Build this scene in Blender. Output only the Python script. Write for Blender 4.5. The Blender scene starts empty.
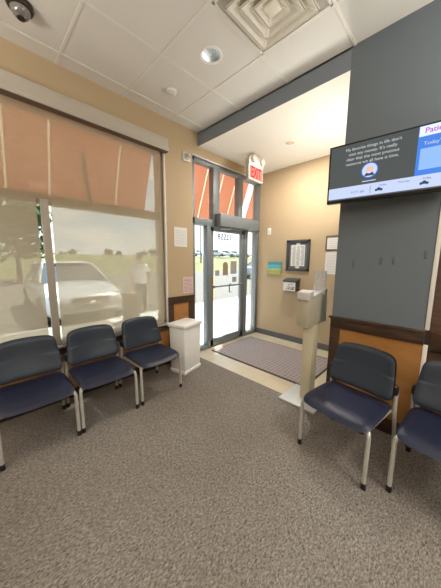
import bpy, bmesh, math, random
from mathutils import Vector, Matrix, noise
random.seed(7)
S = bpy.context.scene
COL = S.collection
PI = math.pi

# ------------------------------------------------------------------ materials
def mat(name, col, rough=0.6, metal=0.0, spec=0.5, noise_amt=0.0, noise_scale=20.0, bump=0.0, bump_scale=200.0, col2=None, coat=0.0):
    m = bpy.data.materials.new(name); m.use_nodes = True
    nt = m.node_tree; b = nt.nodes['Principled BSDF']
    b.inputs['Base Color'].default_value = (*col, 1)
    b.inputs['Roughness'].default_value = rough
    b.inputs['Metallic'].default_value = metal
    b.inputs['Specular IOR Level'].default_value = spec
    b.inputs['Coat Weight'].default_value = coat
    tc = nt.nodes.new('ShaderNodeTexCoord')
    if noise_amt or col2:
        n = nt.nodes.new('ShaderNodeTexNoise'); n.inputs['Scale'].default_value = noise_scale
        n.inputs['Detail'].default_value = 4
        nt.links.new(tc.outputs['Object'], n.inputs['Vector'])
        r = nt.nodes.new('ShaderNodeValToRGB')
        c2 = col2 if col2 else tuple(max(0, c*(1-noise_amt)) for c in col)
        r.color_ramp.elements[0].position = 0.35; r.color_ramp.elements[1].position = 0.65
        r.color_ramp.elements[0].color = (*c2, 1); r.color_ramp.elements[1].color = (*col, 1)
        nt.links.new(n.outputs['Fac'], r.inputs['Fac']); nt.links.new(r.outputs['Color'], b.inputs['Base Color'])
    if bump:
        n2 = nt.nodes.new('ShaderNodeTexNoise'); n2.inputs['Scale'].default_value = bump_scale
        nt.links.new(tc.outputs['Object'], n2.inputs['Vector'])
        bp = nt.nodes.new('ShaderNodeBump'); bp.inputs['Strength'].default_value = bump; bp.inputs['Distance'].default_value = 0.01
        nt.links.new(n2.outputs['Fac'], bp.inputs['Height']); nt.links.new(bp.outputs['Normal'], b.inputs['Normal'])
    return m

def emit(name, col, s=1.0):
    m = bpy.data.materials.new(name); m.use_nodes = True
    nt = m.node_tree; nt.nodes.clear()
    e = nt.nodes.new('ShaderNodeEmission'); e.inputs[0].default_value = (*col, 1); e.inputs[1].default_value = s
    o = nt.nodes.new('ShaderNodeOutputMaterial'); nt.links.new(e.outputs[0], o.inputs[0]); return m

def glass_mat(name, tint=(.95, .98, .97), refl=0.06):
    m = bpy.data.materials.new(name); m.use_nodes = True
    nt = m.node_tree; nt.nodes.clear()
    t = nt.nodes.new('ShaderNodeBsdfTransparent'); t.inputs[0].default_value = (*tint, 1)
    g = nt.nodes.new('ShaderNodeBsdfGlossy'); g.inputs['Roughness'].default_value = 0.02
    lw = nt.nodes.new('ShaderNodeLayerWeight'); lw.inputs[0].default_value = 0.12
    mx = nt.nodes.new('ShaderNodeMixShader'); mu = nt.nodes.new('ShaderNodeMath'); mu.operation = 'MULTIPLY_ADD'
    mu.inputs[1].default_value = 0.3; mu.inputs[2].default_value = refl * .5
    nt.links.new(lw.outputs['Fresnel'], mu.inputs[0]); nt.links.new(mu.outputs[0], mx.inputs[0])
    nt.links.new(t.outputs[0], mx.inputs[1]); nt.links.new(g.outputs[0], mx.inputs[2])
    o = nt.nodes.new('ShaderNodeOutputMaterial'); nt.links.new(mx.outputs[0], o.inputs[0]); return m

def fabric_mat(name, col, see=0.3, trans=0.6, weave=0.0):
    """woven cloth: part open (holes), part light scattering through, part plain cloth"""
    m = bpy.data.materials.new(name); m.use_nodes = True
    nt = m.node_tree; nt.nodes.clear()
    t = nt.nodes.new('ShaderNodeBsdfTransparent'); t.inputs[0].default_value = (.84, .80, .72, 1)
    tr = nt.nodes.new('ShaderNodeBsdfTranslucent'); d = nt.nodes.new('ShaderNodeBsdfDiffuse')
    tr.inputs[0].default_value = (*col, 1); d.inputs[0].default_value = (*col, 1)
    a = nt.nodes.new('ShaderNodeMixShader'); a.inputs[0].default_value = trans
    nt.links.new(d.outputs[0], a.inputs[1]); nt.links.new(tr.outputs[0], a.inputs[2])
    b = nt.nodes.new('ShaderNodeMixShader'); b.inputs[0].default_value = see
    nt.links.new(a.outputs[0], b.inputs[1]); nt.links.new(t.outputs[0], b.inputs[2])
    if weave:
        tc = nt.nodes.new('ShaderNodeTexCoord'); mp = nt.nodes.new('ShaderNodeMapping')
        mp.inputs['Scale'].default_value = (7, 1, 75)
        n = nt.nodes.new('ShaderNodeTexNoise'); n.inputs['Scale'].default_value = 1.0; n.inputs['Detail'].default_value = 3
        nt.links.new(tc.outputs['Object'], mp.inputs[0]); nt.links.new(mp.outputs[0], n.inputs['Vector'])
        ml = nt.nodes.new('ShaderNodeMath'); ml.operation = 'MULTIPLY_ADD'
        ml.inputs[1].default_value = weave; ml.inputs[2].default_value = see - weave * .5
        nt.links.new(n.outputs['Fac'], ml.inputs[0]); nt.links.new(ml.outputs[0], b.inputs[0])
    o = nt.nodes.new('ShaderNodeOutputMaterial'); nt.links.new(b.outputs[0], o.inputs[0]); return m

def wood_mat(name, c1, c2, rough=.4, scale=(3, 3, 22)):
    m = bpy.data.materials.new(name); m.use_nodes = True
    nt = m.node_tree; b = nt.nodes['Principled BSDF']; b.inputs['Roughness'].default_value = rough
    tc = nt.nodes.new('ShaderNodeTexCoord'); mp = nt.nodes.new('ShaderNodeMapping'); mp.inputs['Scale'].default_value = scale
    n = nt.nodes.new('ShaderNodeTexNoise'); n.inputs['Scale'].default_value = 1.6; n.inputs['Detail'].default_value = 6; n.inputs['Distortion'].default_value = .6
    r = nt.nodes.new('ShaderNodeValToRGB'); r.color_ramp.elements[0].position = .3; r.color_ramp.elements[1].position = .7
    r.color_ramp.elements[0].color = (*c1, 1); r.color_ramp.elements[1].color = (*c2, 1)
    nt.links.new(tc.outputs['Object'], mp.inputs[0]); nt.links.new(mp.outputs[0], n.inputs['Vector'])
    nt.links.new(n.outputs['Fac'], r.inputs[0]); nt.links.new(r.outputs[0], b.inputs['Base Color']); return m

def carpet_mat():
    m = bpy.data.materials.new('loop_carpet'); m.use_nodes = True
    nt = m.node_tree; b = nt.nodes['Principled BSDF']; b.inputs['Roughness'].default_value = .95; b.inputs['Specular IOR Level'].default_value = .15
    tc = nt.nodes.new('ShaderNodeTexCoord')
    mp = nt.nodes.new('ShaderNodeMapping'); mp.inputs['Scale'].default_value = (1, 1.9, 1); mp.inputs['Rotation'].default_value = (0, 0, .5)
    nt.links.new(tc.outputs['Object'], mp.inputs[0])
    n1 = nt.nodes.new('ShaderNodeTexNoise'); n1.inputs['Scale'].default_value = 66; n1.inputs['Detail'].default_value = 3; n1.inputs['Distortion'].default_value = .8
    nt.links.new(mp.outputs[0], n1.inputs['Vector'])
    n2 = nt.nodes.new('ShaderNodeTexNoise'); n2.inputs['Scale'].default_value = 1.1; n2.inputs['Detail'].default_value = 3
    nt.links.new(tc.outputs['Object'], n2.inputs['Vector'])
    r = nt.nodes.new('ShaderNodeValToRGB')
    e = r.color_ramp.elements
    e[0].position = .32; e[0].color = (.115, .104, .092, 1); e[1].position = .70; e[1].color = (.385, .352, .315, 1)
    k = e.new(.5); k.color = (.24, .218, .194, 1)
    nt.links.new(n1.outputs['Fac'], r.inputs[0])
    r2 = nt.nodes.new('ShaderNodeValToRGB'); r2.color_ramp.elements[0].position = .3; r2.color_ramp.elements[1].position = .62
    r2.color_ramp.elements[0].color = (.86, .82, .79, 1); r2.color_ramp.elements[1].color = (1, 1, 1, 1)
    nt.links.new(n2.outputs['Fac'], r2.inputs[0])
    mx = nt.nodes.new('ShaderNodeMix'); mx.data_type = 'RGBA'; mx.blend_type = 'MULTIPLY'; mx.inputs[0].default_value = 1
    nt.links.new(r.outputs[0], mx.inputs[6]); nt.links.new(r2.outputs[0], mx.inputs[7])
    nt.links.new(mx.outputs[2], b.inputs['Base Color'])
    bp = nt.nodes.new('ShaderNodeBump'); bp.inputs['Strength'].default_value = .7; bp.inputs['Distance'].default_value = .006
    nt.links.new(n1.outputs['Fac'], bp.inputs['Height']); nt.links.new(bp.outputs[0], b.inputs['Normal']); return m

def grid_mat(name, c, line, size, w, rough=.5, mottling=.12, rot=0.0):
    """square tiles / grid cloth: lines of width w every size metres"""
    m = bpy.data.materials.new(name); m.use_nodes = True
    nt = m.node_tree; b = nt.nodes['Principled BSDF']; b.inputs['Roughness'].default_value = rough
    tc = nt.nodes.new('ShaderNodeTexCoord'); mp = nt.nodes.new('ShaderNodeMapping'); mp.inputs['Rotation'].default_value = (0, 0, rot)
    br = nt.nodes.new('ShaderNodeTexBrick'); br.offset = 0; br.inputs['Scale'].default_value = 1.0
    br.inputs['Brick Width'].default_value = size; br.inputs['Row Height'].default_value = size
    br.inputs['Mortar Size'].default_value = w; br.inputs['Mortar Smooth'].default_value = .2
    br.inputs['Color1'].default_value = (*c, 1); br.inputs['Color2'].default_value = (*[x*(1-mottling) for x in c], 1)
    br.inputs['Mortar'].default_value = (*line, 1)
    nt.links.new(tc.outputs['Object'], mp.inputs[0]); nt.links.new(mp.outputs[0], br.inputs['Vector'])
    nt.links.new(br.outputs['Color'], b.inputs['Base Color']); return m

M = dict(
    tan=mat('tan_wall_paint', (.53, .405, .255), .75, bump=.05, bump_scale=300),
    gray=mat('slate_gray_wall_paint', (.150, .182, .212), .7, bump=.05, bump_scale=300),
    beam=mat('blue_gray_paint', (.22, .255, .30), .7),
    ceil=mat('ceiling_tile', (.76, .745, .70), .9, noise_amt=.05, noise_scale=260),
    vceil=mat('white_ceiling_paint', (.83, .80, .72), .85),
    tbar=mat('white_ceiling_grid', (.78, .76, .70), .6),
    carpet=carpet_mat(),
    tile=grid_mat('cream_floor_tile', (.66, .57, .42), (.5, .44, .34), .305, .004, .35, .06),
    matm=grid_mat('purple_brown_mat', (.29, .24, .235), (.40, .35, .34), .05, .008, .9, .15),
    matedge=mat('rubber_edge', (.07, .065, .06), .7),
    darkwood=wood_mat('dark_stained_wood', (.04, .021, .013), (.085, .048, .028), .35, (4, 4, 30)),
    honey=wood_mat('honey_wood_panel', (.38, .17, .045), (.50, .245, .08), .35, (2, 2, 6)),
    brownpanel=wood_mat('brown_wood_door', (.08, .044, .03), (.13, .075, .052), .4),
    base=mat('gray_vinyl_baseboard', (.13, .13, .135), .5),
    white=mat('white_plastic', (.90, .90, .89), .3, coat=.2),
    whitemetal=mat('white_painted_metal', (.85, .83, .78), .4),
    offwhite=mat('off_white_plastic', (.72, .68, .6), .45),
    alu=mat('gray_anodised_aluminium', (.21, .235, .25), .5, metal=.2),
    alul=mat('light_aluminium_edge', (.62, .63, .63), .4, metal=.4),
    frametan=mat('tan_window_frame', (.42, .37, .30), .5),
    sill=mat('silver_window_sill', (.62, .63, .62), .35, metal=.6),
    cassette=mat('greige_shade_cassette', (.52, .47, .40), .5),
    shade=fabric_mat('woven_shade_cloth', (.50, .425, .305), .21, .30, .13),
    bar=mat('shade_bottom_bar', (.45, .40, .33), .5),
    vinyl=mat('navy_vinyl', (.011, .015, .040), .42, bump=.06, bump_scale=500),
    vinylb=mat('navy_vinyl_back', (.022, .032, .050), .40, bump=.06, bump_scale=500),
    black=mat('black_plastic', (.012, .012, .014), .4),
    silver=mat('silver_painted_steel', (.58, .57, .53), .35, metal=.35),
    chrome=mat('chrome', (.8, .8, .8), .12, metal=1),
    paper=mat('white_paper', (.80, .79, .76), .8),
    pink=mat('pinkish_printed_paper', (.74, .62, .60), .8),
    ink=mat('gray_print', (.30, .30, .32), .8),
    inkl=mat('light_gray_print', (.52, .53, .54), .8),
    redink=mat('red_print', (.55, .2, .2), .8),
    dframe=mat('charcoal_frame', (.06, .065, .07), .45),
    bframe=mat('brown_frame', (.12, .075, .05), .45),
    khaki=mat('khaki_painted_steel', (.66, .60, .42), .5),
    khakid=mat('khaki_housing', (.50, .45, .33), .5),
    graysheet=mat('gray_mottled_sheet', (.66, .64, .62), .7, col2=(.50, .49, .48), noise_scale=70),
    plate=mat('pale_gray_steel_plate', (.62, .65, .66), .4, metal=.2),
    exit_red=emit('red_exit_letters', (.95, .03, .03), .75),
    exit_face=emit('lit_exit_face', (.80, .36, .28), .6), exit_box=mat('exit_housing', (.50, .46, .40), .5),
    lens=mat('clear_lens', (.42, .40, .36), .15, coat=.4),
    dark=mat('dark_shadow_gap', (.035, .035, .03), .8),
    louver=mat('off_white_louver', (.78, .74, .64), .5),
    plenum=mat('duct_gray', (.48, .46, .40), .8),
    bronze=mat('dark_bronze', (.06, .04, .03), .35, metal=.4),
    lenshi=mat('camera_lens', (.30, .29, .28), .12, metal=.5),
    glass=glass_mat('window_glass'),
    tvblack=mat('gloss_black_bezel', (.015, .015, .017), .2),
    tvscreen=None,
    scr_dark=emit('screen_dark_gray', (.052, .057, .056), 1), scr_blue=emit('screen_blue', (.05, .155, .50), .9),
    scr_white=emit('screen_pale', (.62, .68, .78), .75), scr_bar=emit('screen_bar', (.48, .55, .74), .70),
    scr_text=emit('screen_text', (.62, .64, .64), .6), scr_ink=emit('screen_ink', (.03, .04, .07), 1),
    scr_purple=emit('screen_purple', (.28, .06, .32), 1), scr_red=emit('screen_red', (.7, .05, .12), 1),
    scr_lblue=emit('screen_light_blue', (.22, .37, .75), .8), scr_ring=emit('screen_ring', (.05, .10, .42), 1), scr_skin=emit('screen_skin', (.50, .31, .24), 1),
    scr_gray=emit('screen_mid', (.33, .40, .55), 1),
    concrete=mat('sunny_concrete', (.80, .78, .74), .9, noise_amt=.08, noise_scale=3),
    asphalt=mat('gray_asphalt', (.14, .13, .115), .95, noise_amt=.12, noise_scale=2),
    walktan=mat('dark_tan_walk', (.27, .25, .21), .9, noise_amt=.15, noise_scale=4),  # darker, browner ground tone in front of the window
    curb=mat('curb_concrete', (.45, .44, .42), .9),
    grass=mat('summer_grass', (.13, .145, .05), .95, col2=(.165, .16, .075), noise_scale=.35),
    awning=fabric_mat('red_awning_cloth', (.64, .37, .27), 0.0, .72),
    awningrib=fabric_mat('white_awning_seam', (.88, .80, .68), .03, .8),
    carwhite=mat('white_car_paint', (.5, .51, .52), .25, coat=.6), carblue=mat('blue_gray_car_paint', (.26, .33, .40), .25, coat=.6),
    carsilver=mat('silver_car_paint', (.6, .62, .64), .25, coat=.6),
    carglass=mat('dark_car_glass', (.05, .06, .07), .08, coat=.5),
    tyre=mat('tyre_rubber', (.02, .02, .02), .8), lampglass=mat('headlamp', (.55, .57, .6), .15, coat=.5),
    skin=mat('skin', (.42, .25, .17), .55), hair=mat('dark_hair', (.03, .022, .018), .6),
    shirt=mat('white_shirt', (.80, .80, .82), .8), trousers=mat('tan_brown_trousers', (.05, .04, .035), .85), shoe=mat('dark_shoe', (.03, .025, .02), .5),
    yellow=mat('safety_yellow', (.85, .50, .05), .5), outbin=mat('brown_planter', (.20, .14, .10), .8),
    leaf=mat('tree_leaf', (.06, .10, .03), .8, col2=(.035, .06, .02), noise_scale=2), bark=mat('bark', (.10, .07, .05), .9),
    pole=mat('weathered_pole', (.16, .14, .12), .9),
    vinyl_white=mat('dark_gray_door_numerals', (.03, .03, .03), .6),
    stk_tan=mat('tan_sticker', (.36, .29, .19), .7), stk_gray=mat('gray_sticker', (.42, .40, .41), .7),
    silverl=mat('strobe_lens', (.55, .55, .55), .2), patch=mat('wall_patch', (.115, .138, .16), .6),
)
def canvas_mat():
    m = bpy.data.materials.new('painted_canvas'); m.use_nodes = True
    nt = m.node_tree; b = nt.nodes['Principled BSDF']; b.inputs['Roughness'].default_value = .7
    tc = nt.nodes.new('ShaderNodeTexCoord'); sp = nt.nodes.new('ShaderNodeSeparateXYZ'); nt.links.new(tc.outputs['Generated'], sp.inputs[0])
    n = nt.nodes.new('ShaderNodeTexNoise'); n.inputs['Scale'].default_value = 5; n.inputs['Detail'].default_value = 4
    nt.links.new(tc.outputs['Generated'], n.inputs['Vector'])
    ad = nt.nodes.new('ShaderNodeMath'); ad.operation = 'MULTIPLY_ADD'; ad.inputs[1].default_value = .35
    nt.links.new(n.outputs['Fac'], ad.inputs[0]); nt.links.new(sp.outputs['Z'], ad.inputs[2])
    r = nt.nodes.new('ShaderNodeValToRGB'); r.color_ramp.interpolation = 'LINEAR'
    e = r.color_ramp.elements; e[0].position = .1; e[0].color = (.55, .55, .40, 1); e[1].position = 1.1; e[1].color = (.06, .30, .36, 1)
    for p, c in ((.3, (.48, .52, .10)), (.5, (.40, .46, .08)), (.6, (.52, .58, .50)), (.68, (.07, .36, .40)), (.85, (.16, .48, .50))):
        k = e.new(p); k.color = (*c, 1)
    nt.links.new(ad.outputs[0], r.inputs[0]); nt.links.new(r.outputs[0], b.inputs['Base Color']); return m
M['canvas'] = canvas_mat()

# ------------------------------------------------------------------ mesh helpers
def wloc(o):
    v = Vector((0, 0, 0))
    while o is not None:
        v += o.location; o = o.parent
    return v

class MB:
    def __init__(s): s.bm = bmesh.new()
    def box(s, x0, x1, y0, y1, z0, z1, bev=0.0, seg=2):
        b = bmesh.new(); r = bmesh.ops.create_cube(b, size=1)
        for v in b.verts: v.co = Vector(((x0+x1)/2+v.co.x*(x1-x0), (y0+y1)/2+v.co.y*(y1-y0), (z0+z1)/2+v.co.z*(z1-z0)))
        if bev: bmesh.ops.bevel(b, geom=b.edges[:], offset=bev, segments=seg, profile=.5, affect='EDGES')
        return s.add(b)
    def add(s, b, mtx=None):
        if mtx is not None: bmesh.ops.transform(b, matrix=mtx, verts=b.verts)
        me = bpy.data.meshes.new('tmp'); b.to_mesh(me); b.free(); s.bm.from_mesh(me); bpy.data.meshes.remove(me); return s
    def tube(s, pts, r, n=12, flat=1.0, cap=True):
        """swept tube through points; r a number or one per point"""
        pts = [Vector(p) for p in pts]; rs = r if isinstance(r, (list, tuple)) else [r]*len(pts)
        rings = []
        up = None
        for i, p in enumerate(pts):
            t = (pts[min(i+1, len(pts)-1)]-pts[max(i-1, 0)]).normalized()
            if up is None:
                up = Vector((0, 0, 1)) if abs(t.z) < .9 else Vector((0, 1, 0))
            a = t.cross(up).normalized(); c = a.cross(t).normalized(); up = c
            rings.append([s.bm.verts.new(p+(a*math.cos(2*PI*k/n)*flat+c*math.sin(2*PI*k/n))*rs[i]) for k in range(n)])
        for i in range(len(rings)-1):
            for k in range(n):
                s.bm.faces.new((rings[i][k], rings[i][(k+1) % n], rings[i+1][(k+1) % n], rings[i+1][k]))
        if cap:
            s.bm.faces.new(rings[0][::-1]); s.bm.faces.new(rings[-1])
        return s
    def lathe(s, prof, c=(0, 0, 0), n=32, axis='z', close=False):
        """profile of (radius, height) turned about an axis through c"""
        rings = []
        for r, h in prof:
            ring = []
            for k in range(n):
                a = 2*PI*k/n; u, v = r*math.cos(a), r*math.sin(a)
                p = {'z': (u, v, h), 'y': (u, h, v), 'x': (h, u, v)}[axis]
                ring.append(s.bm.verts.new(Vector(p)+Vector(c)))
            rings.append(ring)
        for i in range(len(rings)-1):
            for k in range(n): s.bm.faces.new((rings[i][k], rings[i][(k+1) % n], rings[i+1][(k+1) % n], rings[i+1][k]))
        if prof[0][0] > 1e-5: s.bm.faces.new(rings[0][::-1])
        if prof[-1][0] > 1e-5: s.bm.faces.new(rings[-1])
        return s
    def prism(s, poly, axis, a, b, bev=0.0):
        """polygon of 2D points extruded along an axis from a to b"""
        bb = bmesh.new()
        def P(q, t): return {'x': (t, q[0], q[1]), 'y': (q[0], t, q[1]), 'z': (q[0], q[1], t)}[axis]
        lo = [bb.verts.new(P(q, a)) for q in poly]; hi = [bb.verts.new(P(q, b)) for q in poly]
        n = len(poly); bb.faces.new(lo[::-1]); bb.faces.new(hi)
        for k in range(n): bb.faces.new((lo[k], lo[(k+1) % n], hi[(k+1) % n], hi[k]))
        bmesh.ops.recalc_face_normals(bb, faces=bb.faces)
        if bev: bmesh.ops.bevel(bb, geom=bb.edges[:], offset=bev, segments=2, profile=.5, affect='EDGES')
        return s.add(bb)
    def quad(s, *p): s.bm.faces.new([s.bm.verts.new(q) for q in p]); return s
    def ball(s, c, r, sub=3, sc=(1, 1, 1)):
        b = bmesh.new(); bmesh.ops.create_icosphere(b, subdivisions=sub, radius=r)
        for v in b.verts: v.co = Vector((v.co.x*sc[0]+c[0], v.co.y*sc[1]+c[1], v.co.z*sc[2]+c[2]))
        return s.add(b)
    def pillow(s, w, d, t, n=5.0, N=18, fn=None, tb=None):
        """cushion with rounded outline (w x d) and thickness t, bent by fn"""
        tb = t*.5 if tb is None else tb
        vt, vb = {}, {}
        for i in range(N+1):
            for j in range(N+1):
                u, v = 2*i/N-1, 2*j/N-1
                mm = max(abs(u), abs(v)); nn = (abs(u)**n+abs(v)**n)**(1/n) if mm > 0 else 1
                f = mm/nn if mm > 0 else 0
                x, y = u*f*w/2, v*f*d/2
                h = math.sqrt(max(0, 1-mm**7))
                for dct, z in ((vt, t*.5*h), (vb, -tb*h)):
                    if dct is vb and mm > .9999: dct[i, j] = vt[i, j]; continue
                    p = Vector((x, y, z)); p = fn(p) if fn else p
                    dct[i, j] = s.bm.verts.new(p)
        for i in range(N):
            for j in range(N):
                s.bm.faces.new((vt[i, j], vt[i+1, j], vt[i+1, j+1], vt[i, j+1]))
                s.bm.faces.new((vb[i, j], vb[i, j+1], vb[i+1, j+1], vb[i+1, j]))
        return s
    def build(s, name, m, parent=None, smooth=True, ang=35):
        bm = s.bm
        bmesh.ops.recalc_face_normals(bm, faces=bm.faces)
        base = wloc(parent)
        if parent is None:
            xs = [v.co for v in bm.verts]
            base = Vector(((min(v.x for v in xs)+max(v.x for v in xs))/2, (min(v.y for v in xs)+max(v.y for v in xs))/2, min(v.z for v in xs)))
        for v in bm.verts: v.co -= base
        me = bpy.data.meshes.new(name); bm.to_mesh(me); bm.free()
        o = bpy.data.objects.new(name, me); COL.objects.link(o)
        if isinstance(m, str): m = M[m]
        me.materials.append(m)
        if parent is None: o.location = base
        else: o.parent = parent
        if smooth:
            for p in me.polygons: p.use_smooth = True
            me.set_sharp_from_angle(angle=math.radians(ang))
        return o

def tag(o, label, cat, group=None, kind=None):
    o['label'] = label; o['category'] = cat
    if group: o['group'] = group
    if kind: o['kind'] = kind
    return o
def thing(name, loc, label, cat, group=None):
    o = bpy.data.objects.new(name, None); COL.objects.link(o); o.location = loc; o.empty_display_size = .1
    return tag(o, label, cat, group)
def struct(o): o['kind'] = 'structure'; return o
def box(name, x0, x1, y0, y1, z0, z1, m, parent=None, bev=0.0):
    return MB().box(x0, x1, y0, y1, z0, z1, bev).build(name, m, parent)
def copy_tree(o, parent=None):
    c = o.copy(); COL.objects.link(c)
    if parent: c.parent = parent
    for ch in list(o.children): copy_tree(ch, c)
    return c
def text_mesh(name, txt, size, mtx, m, parent, align='LEFT', space=1.0, bold=0.0):
    cu = bpy.data.curves.new('txt', 'FONT'); cu.body = txt; cu.size = size; cu.align_x = align; cu.space_line = space; cu.offset = bold; cu.resolution_u = 3
    t = bpy.data.objects.new('txt', cu); COL.objects.link(t)
    dg = bpy.context.evaluated_depsgraph_get(); me = bpy.data.meshes.new_from_object(t.evaluated_get(dg))
    bpy.data.objects.remove(t); bpy.data.curves.remove(cu)
    me.transform(mtx); me.transform(Matrix.Translation(-wloc(parent)))
    me.name = name; me.materials.clear(); me.materials.append(M[m])
    o = bpy.data.objects.new(name, me); COL.objects.link(o); o.parent = parent; return o
def frame_mtx(origin, xdir, ydir):
    x = Vector(xdir).normalized(); y = Vector(ydir).normalized(); z = x.cross(y)
    return Matrix(((x.x, y.x, z.x, origin[0]), (x.y, y.y, z.y, origin[1]), (x.z, y.z, z.z, origin[2]), (0, 0, 0, 1)))

# ------------------------------------------------------------------ key dimensions (metres)
YA, YO = 2.7707, 2.95          # inner / outer face of the window wall
XC, XB = 2.3345, 3.861         # gray wall face, far wall of the entry
H, HV = 3.1877, 3.012          # ceilings
YC0, YC1 = 0.127, 0.807        # gray wall, right and left edge
RZ = 0.935                     # chair rail top
XL, YBK = -4.0, -5.0           # room behind the camera
WX0, WX1, WZ0, WZ1 = -1.95, 1.772, .575, 2.80
DX0, DZ1 = 2.235, 2.876
T = .6096; GX, GY = .6774, 2.6129

# ------------------------------------------------------------------ setting: floor and ceiling
fl = MB(); fl.box(XL, 2.225, YBK, YO-.02, -.06, 0); fl.box(2.225, XC+.2, YBK, YC1-.05, -.06, 0)
struct(fl.build('floor', 'carpet', smooth=False))
struct(box('floor_entry', 2.225, XB, YC1-.05, YO-.03, -.06, .0, 'tile'))
# ceiling of lay-in tiles with a round hole for the downlight
def ceiling_tile_hole(mb, x0, x1, y0, y1, cx, cy, r, z, n=40):
    sq, ci = [], []
    for k in range(n):
        a = 2*PI*k/n+PI/4; c, s_ = math.cos(a), math.sin(a); q = max(abs(c), abs(s_))
        ux, uy = c/q, s_/q
        sq.append(mb.bm.verts.new(((x0+x1)/2+ux*(x1-x0)/2, (y0+y1)/2+uy*(y1-y0)/2, z)))
        ci.append(mb.bm.verts.new((cx+r*c, cy+r*s_, z)))
    for k in range(n): mb.bm.faces.new((sq[k], sq[(k+1) % n], ci[(k+1) % n], ci[k]))
mb = MB()
xs = [XL]+[GX+T*k for k in range(-7, 3)]+[XC]
ys = [YBK]+[GY-T*k for k in range(12, -1, -1)]+[YA]
DL = (1.59, 1.70)
for i in range(len(xs)-1):
    for j in range(len(ys)-1):
        x0, x1, y0, y1 = xs[i], xs[i+1], ys[j], ys[j+1]
        if x0 < DL[0] < x1 and y0 < DL[1] < y1: ceiling_tile_hole(mb, x0, x1, y0, y1, DL[0], DL[1], .078, H)
        else: mb.quad((x0, y0, H), (x1, y0, H), (x1, y1, H), (x0, y1, H))
ceil = struct(mb.build('ceiling', 'ceil', smooth=False))
mb = MB()
for x in xs[1:-1]: mb.box(x-.010, x+.010, YBK, YA, H-.006, H+.004)
for y in ys[1:-1]: mb.box(XL, XC, y-.010, y+.010, H-.0065, H+.004)
mb.build('ceiling_grid', 'tbar', ceil)
box('ceiling_back', XL, XC, YBK, YA, H+.25, H+.3, 'ceil', ceil)
mb = MB()
VD = (3.126, 1.788)
ceiling_tile_hole(mb, XC-.001, XB, YC1-.02, YA, VD[0], VD[1], .06, HV)
vc = struct(mb.build('ceiling_entry', 'vceil', smooth=False))
box('ceiling_entry_back', XC, XB, YC1, YA, HV+.16, HV+.2, 'vceil', vc)

# ------------------------------------------------------------------ setting: walls
wl = MB()   # window wall (left in the picture), in pieces round the openings
wl.box(XL, WX0, YA, YO, 0, H+.3); wl.box(WX0, WX1, YA, YO, 0, WZ0); wl.box(WX0, WX1, YA, YO, WZ1, H+.3)
wl.box(WX1, DX0, YA, YO, 0, H+.3); wl.box(DX0, XB+.2, YA, YO, DZ1, H+.3)
wl.box(XB, XB+.2, YA, YO, 0, DZ1)
wall_left = struct(wl.build('wall_left', 'tan', smooth=False))
struct(box('wall_end', XB, XB+.15, -.5, YA, 0, H+.3, 'tan'))
wm = MB(); wm.box(XC, XB, YC0, YC1, 0, H+.3)
wall_mid = struct(wm.build('wall_right', 'gray', smooth=False))
mp_ = MB()
for (y, z) in ((.66, 1.422), (.455, 1.45), (.372, 1.455), (.178, 1.50)):
    mp_.box(XC-.003, XC+.002, y-.009, y+.009, z-.03, z+.03, .001)
mp_.build('filled_hole', 'patch', wall_mid)
wr = MB(); wr.box(XC, XB, -3.0, YC0-.001, 2.15, H+.3); wr.box(XC, XC+.3, YBK, -3.0, 0, H+.3)
struct(wr.build('wall_right_upper', 'gray', smooth=False))
struct(box('door_2', XC+.045, XC+.10, -2.98, YC0-.002, .0, 2.15, 'brownpanel'))
struct(box('wall_back', XL, XC, YBK-.15, YBK, 0, H+.3, 'tan'))
struct(box('wall_west', XL-.15, XL, YBK, YO, 0, H+.3, 'tan'))
bh = MB(); bh.box(XC, XC+.14, YC1, YA, HV+.001, H+.3)
struct(bh.build('wall_bulkhead', 'beam', smooth=False))
# bright corner strip and rails
struct(box('trim_1', XC-.006, XC+.03, YC0-.022, YC0+.004, RZ+.004, 2.15, 'whitemetal', bev=.002))
struct(box('trim_2', XC-.006, XC+.03, YC0-.026, YC0+.002, .13, RZ-.118, 'whitemetal', bev=.002))
struct(box('trim_3', XC+.015, XC+.05, -2.9, YC0-.03, .78, .925, 'darkwood', bev=.003))
# wainscot below the gray wall
ws = MB()
ws.box(XC-.022, XC+.001, YC0, YC1+.004, RZ-.11, RZ-.018, .002)
ws.box(XC-.034, XC+.001, YC0-.004, YC1+.02, RZ-.02, RZ, .004)
ws.box(XC-.02, XC+.001, YC1-.085, YC1+.004, 0, RZ-.1, .002)
ws.box(XC-.02, XC+.001, YC0, YC1-.08, 0, .13, .002)
tr4 = struct(ws.build('trim_4', 'darkwood'))
box('wood_panel', XC-.012, XC+.001, YC0, YC1-.082, .125, RZ-.1, 'honey', tr4)
# wainscot of the window wall: below the sill and on the pier beside the door
ws = MB()
ws.box(WX1+.012, DX0-.005, YA-.022, YA+.001, RZ-.10, RZ-.018, .002)
ws.box(WX1+.012, DX0-.002, YA-.034, YA+.001, RZ-.02, RZ, .004)
ws.box(WX1+.012, WX1+.10, YA-.02, YA+.001, 0, RZ-.09, .002)
ws.box(DX0-.10, DX0-.004, YA-.02, YA+.001, 0, RZ-.09, .002)
ws.box(XL, DX0-.004, YA-.02, YA+.001, 0, .10, .002)
ws.box(XL, WX1+.012, YA-.02, YA+.001, .49, .555, .002)
tr5 = struct(ws.build('trim_5', 'darkwood'))
pw = MB(); pw.box(WX1+.09, DX0-.09, YA-.01, YA+.001, .09, RZ-.09); pw.box(XL, WX1+.015, YA-.01, YA+.001, .09, .50)
pw.build('wood_panel', 'honey', tr5)
struct(box('baseboard_end', XB-.012, XB, YC1, YA, 0, .10, 'base', bev=.002))
struct(box('baseboard_entry', XC+.15, XB, YC1, YC1+.012, 0, .10, 'base', bev=.002))

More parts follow.
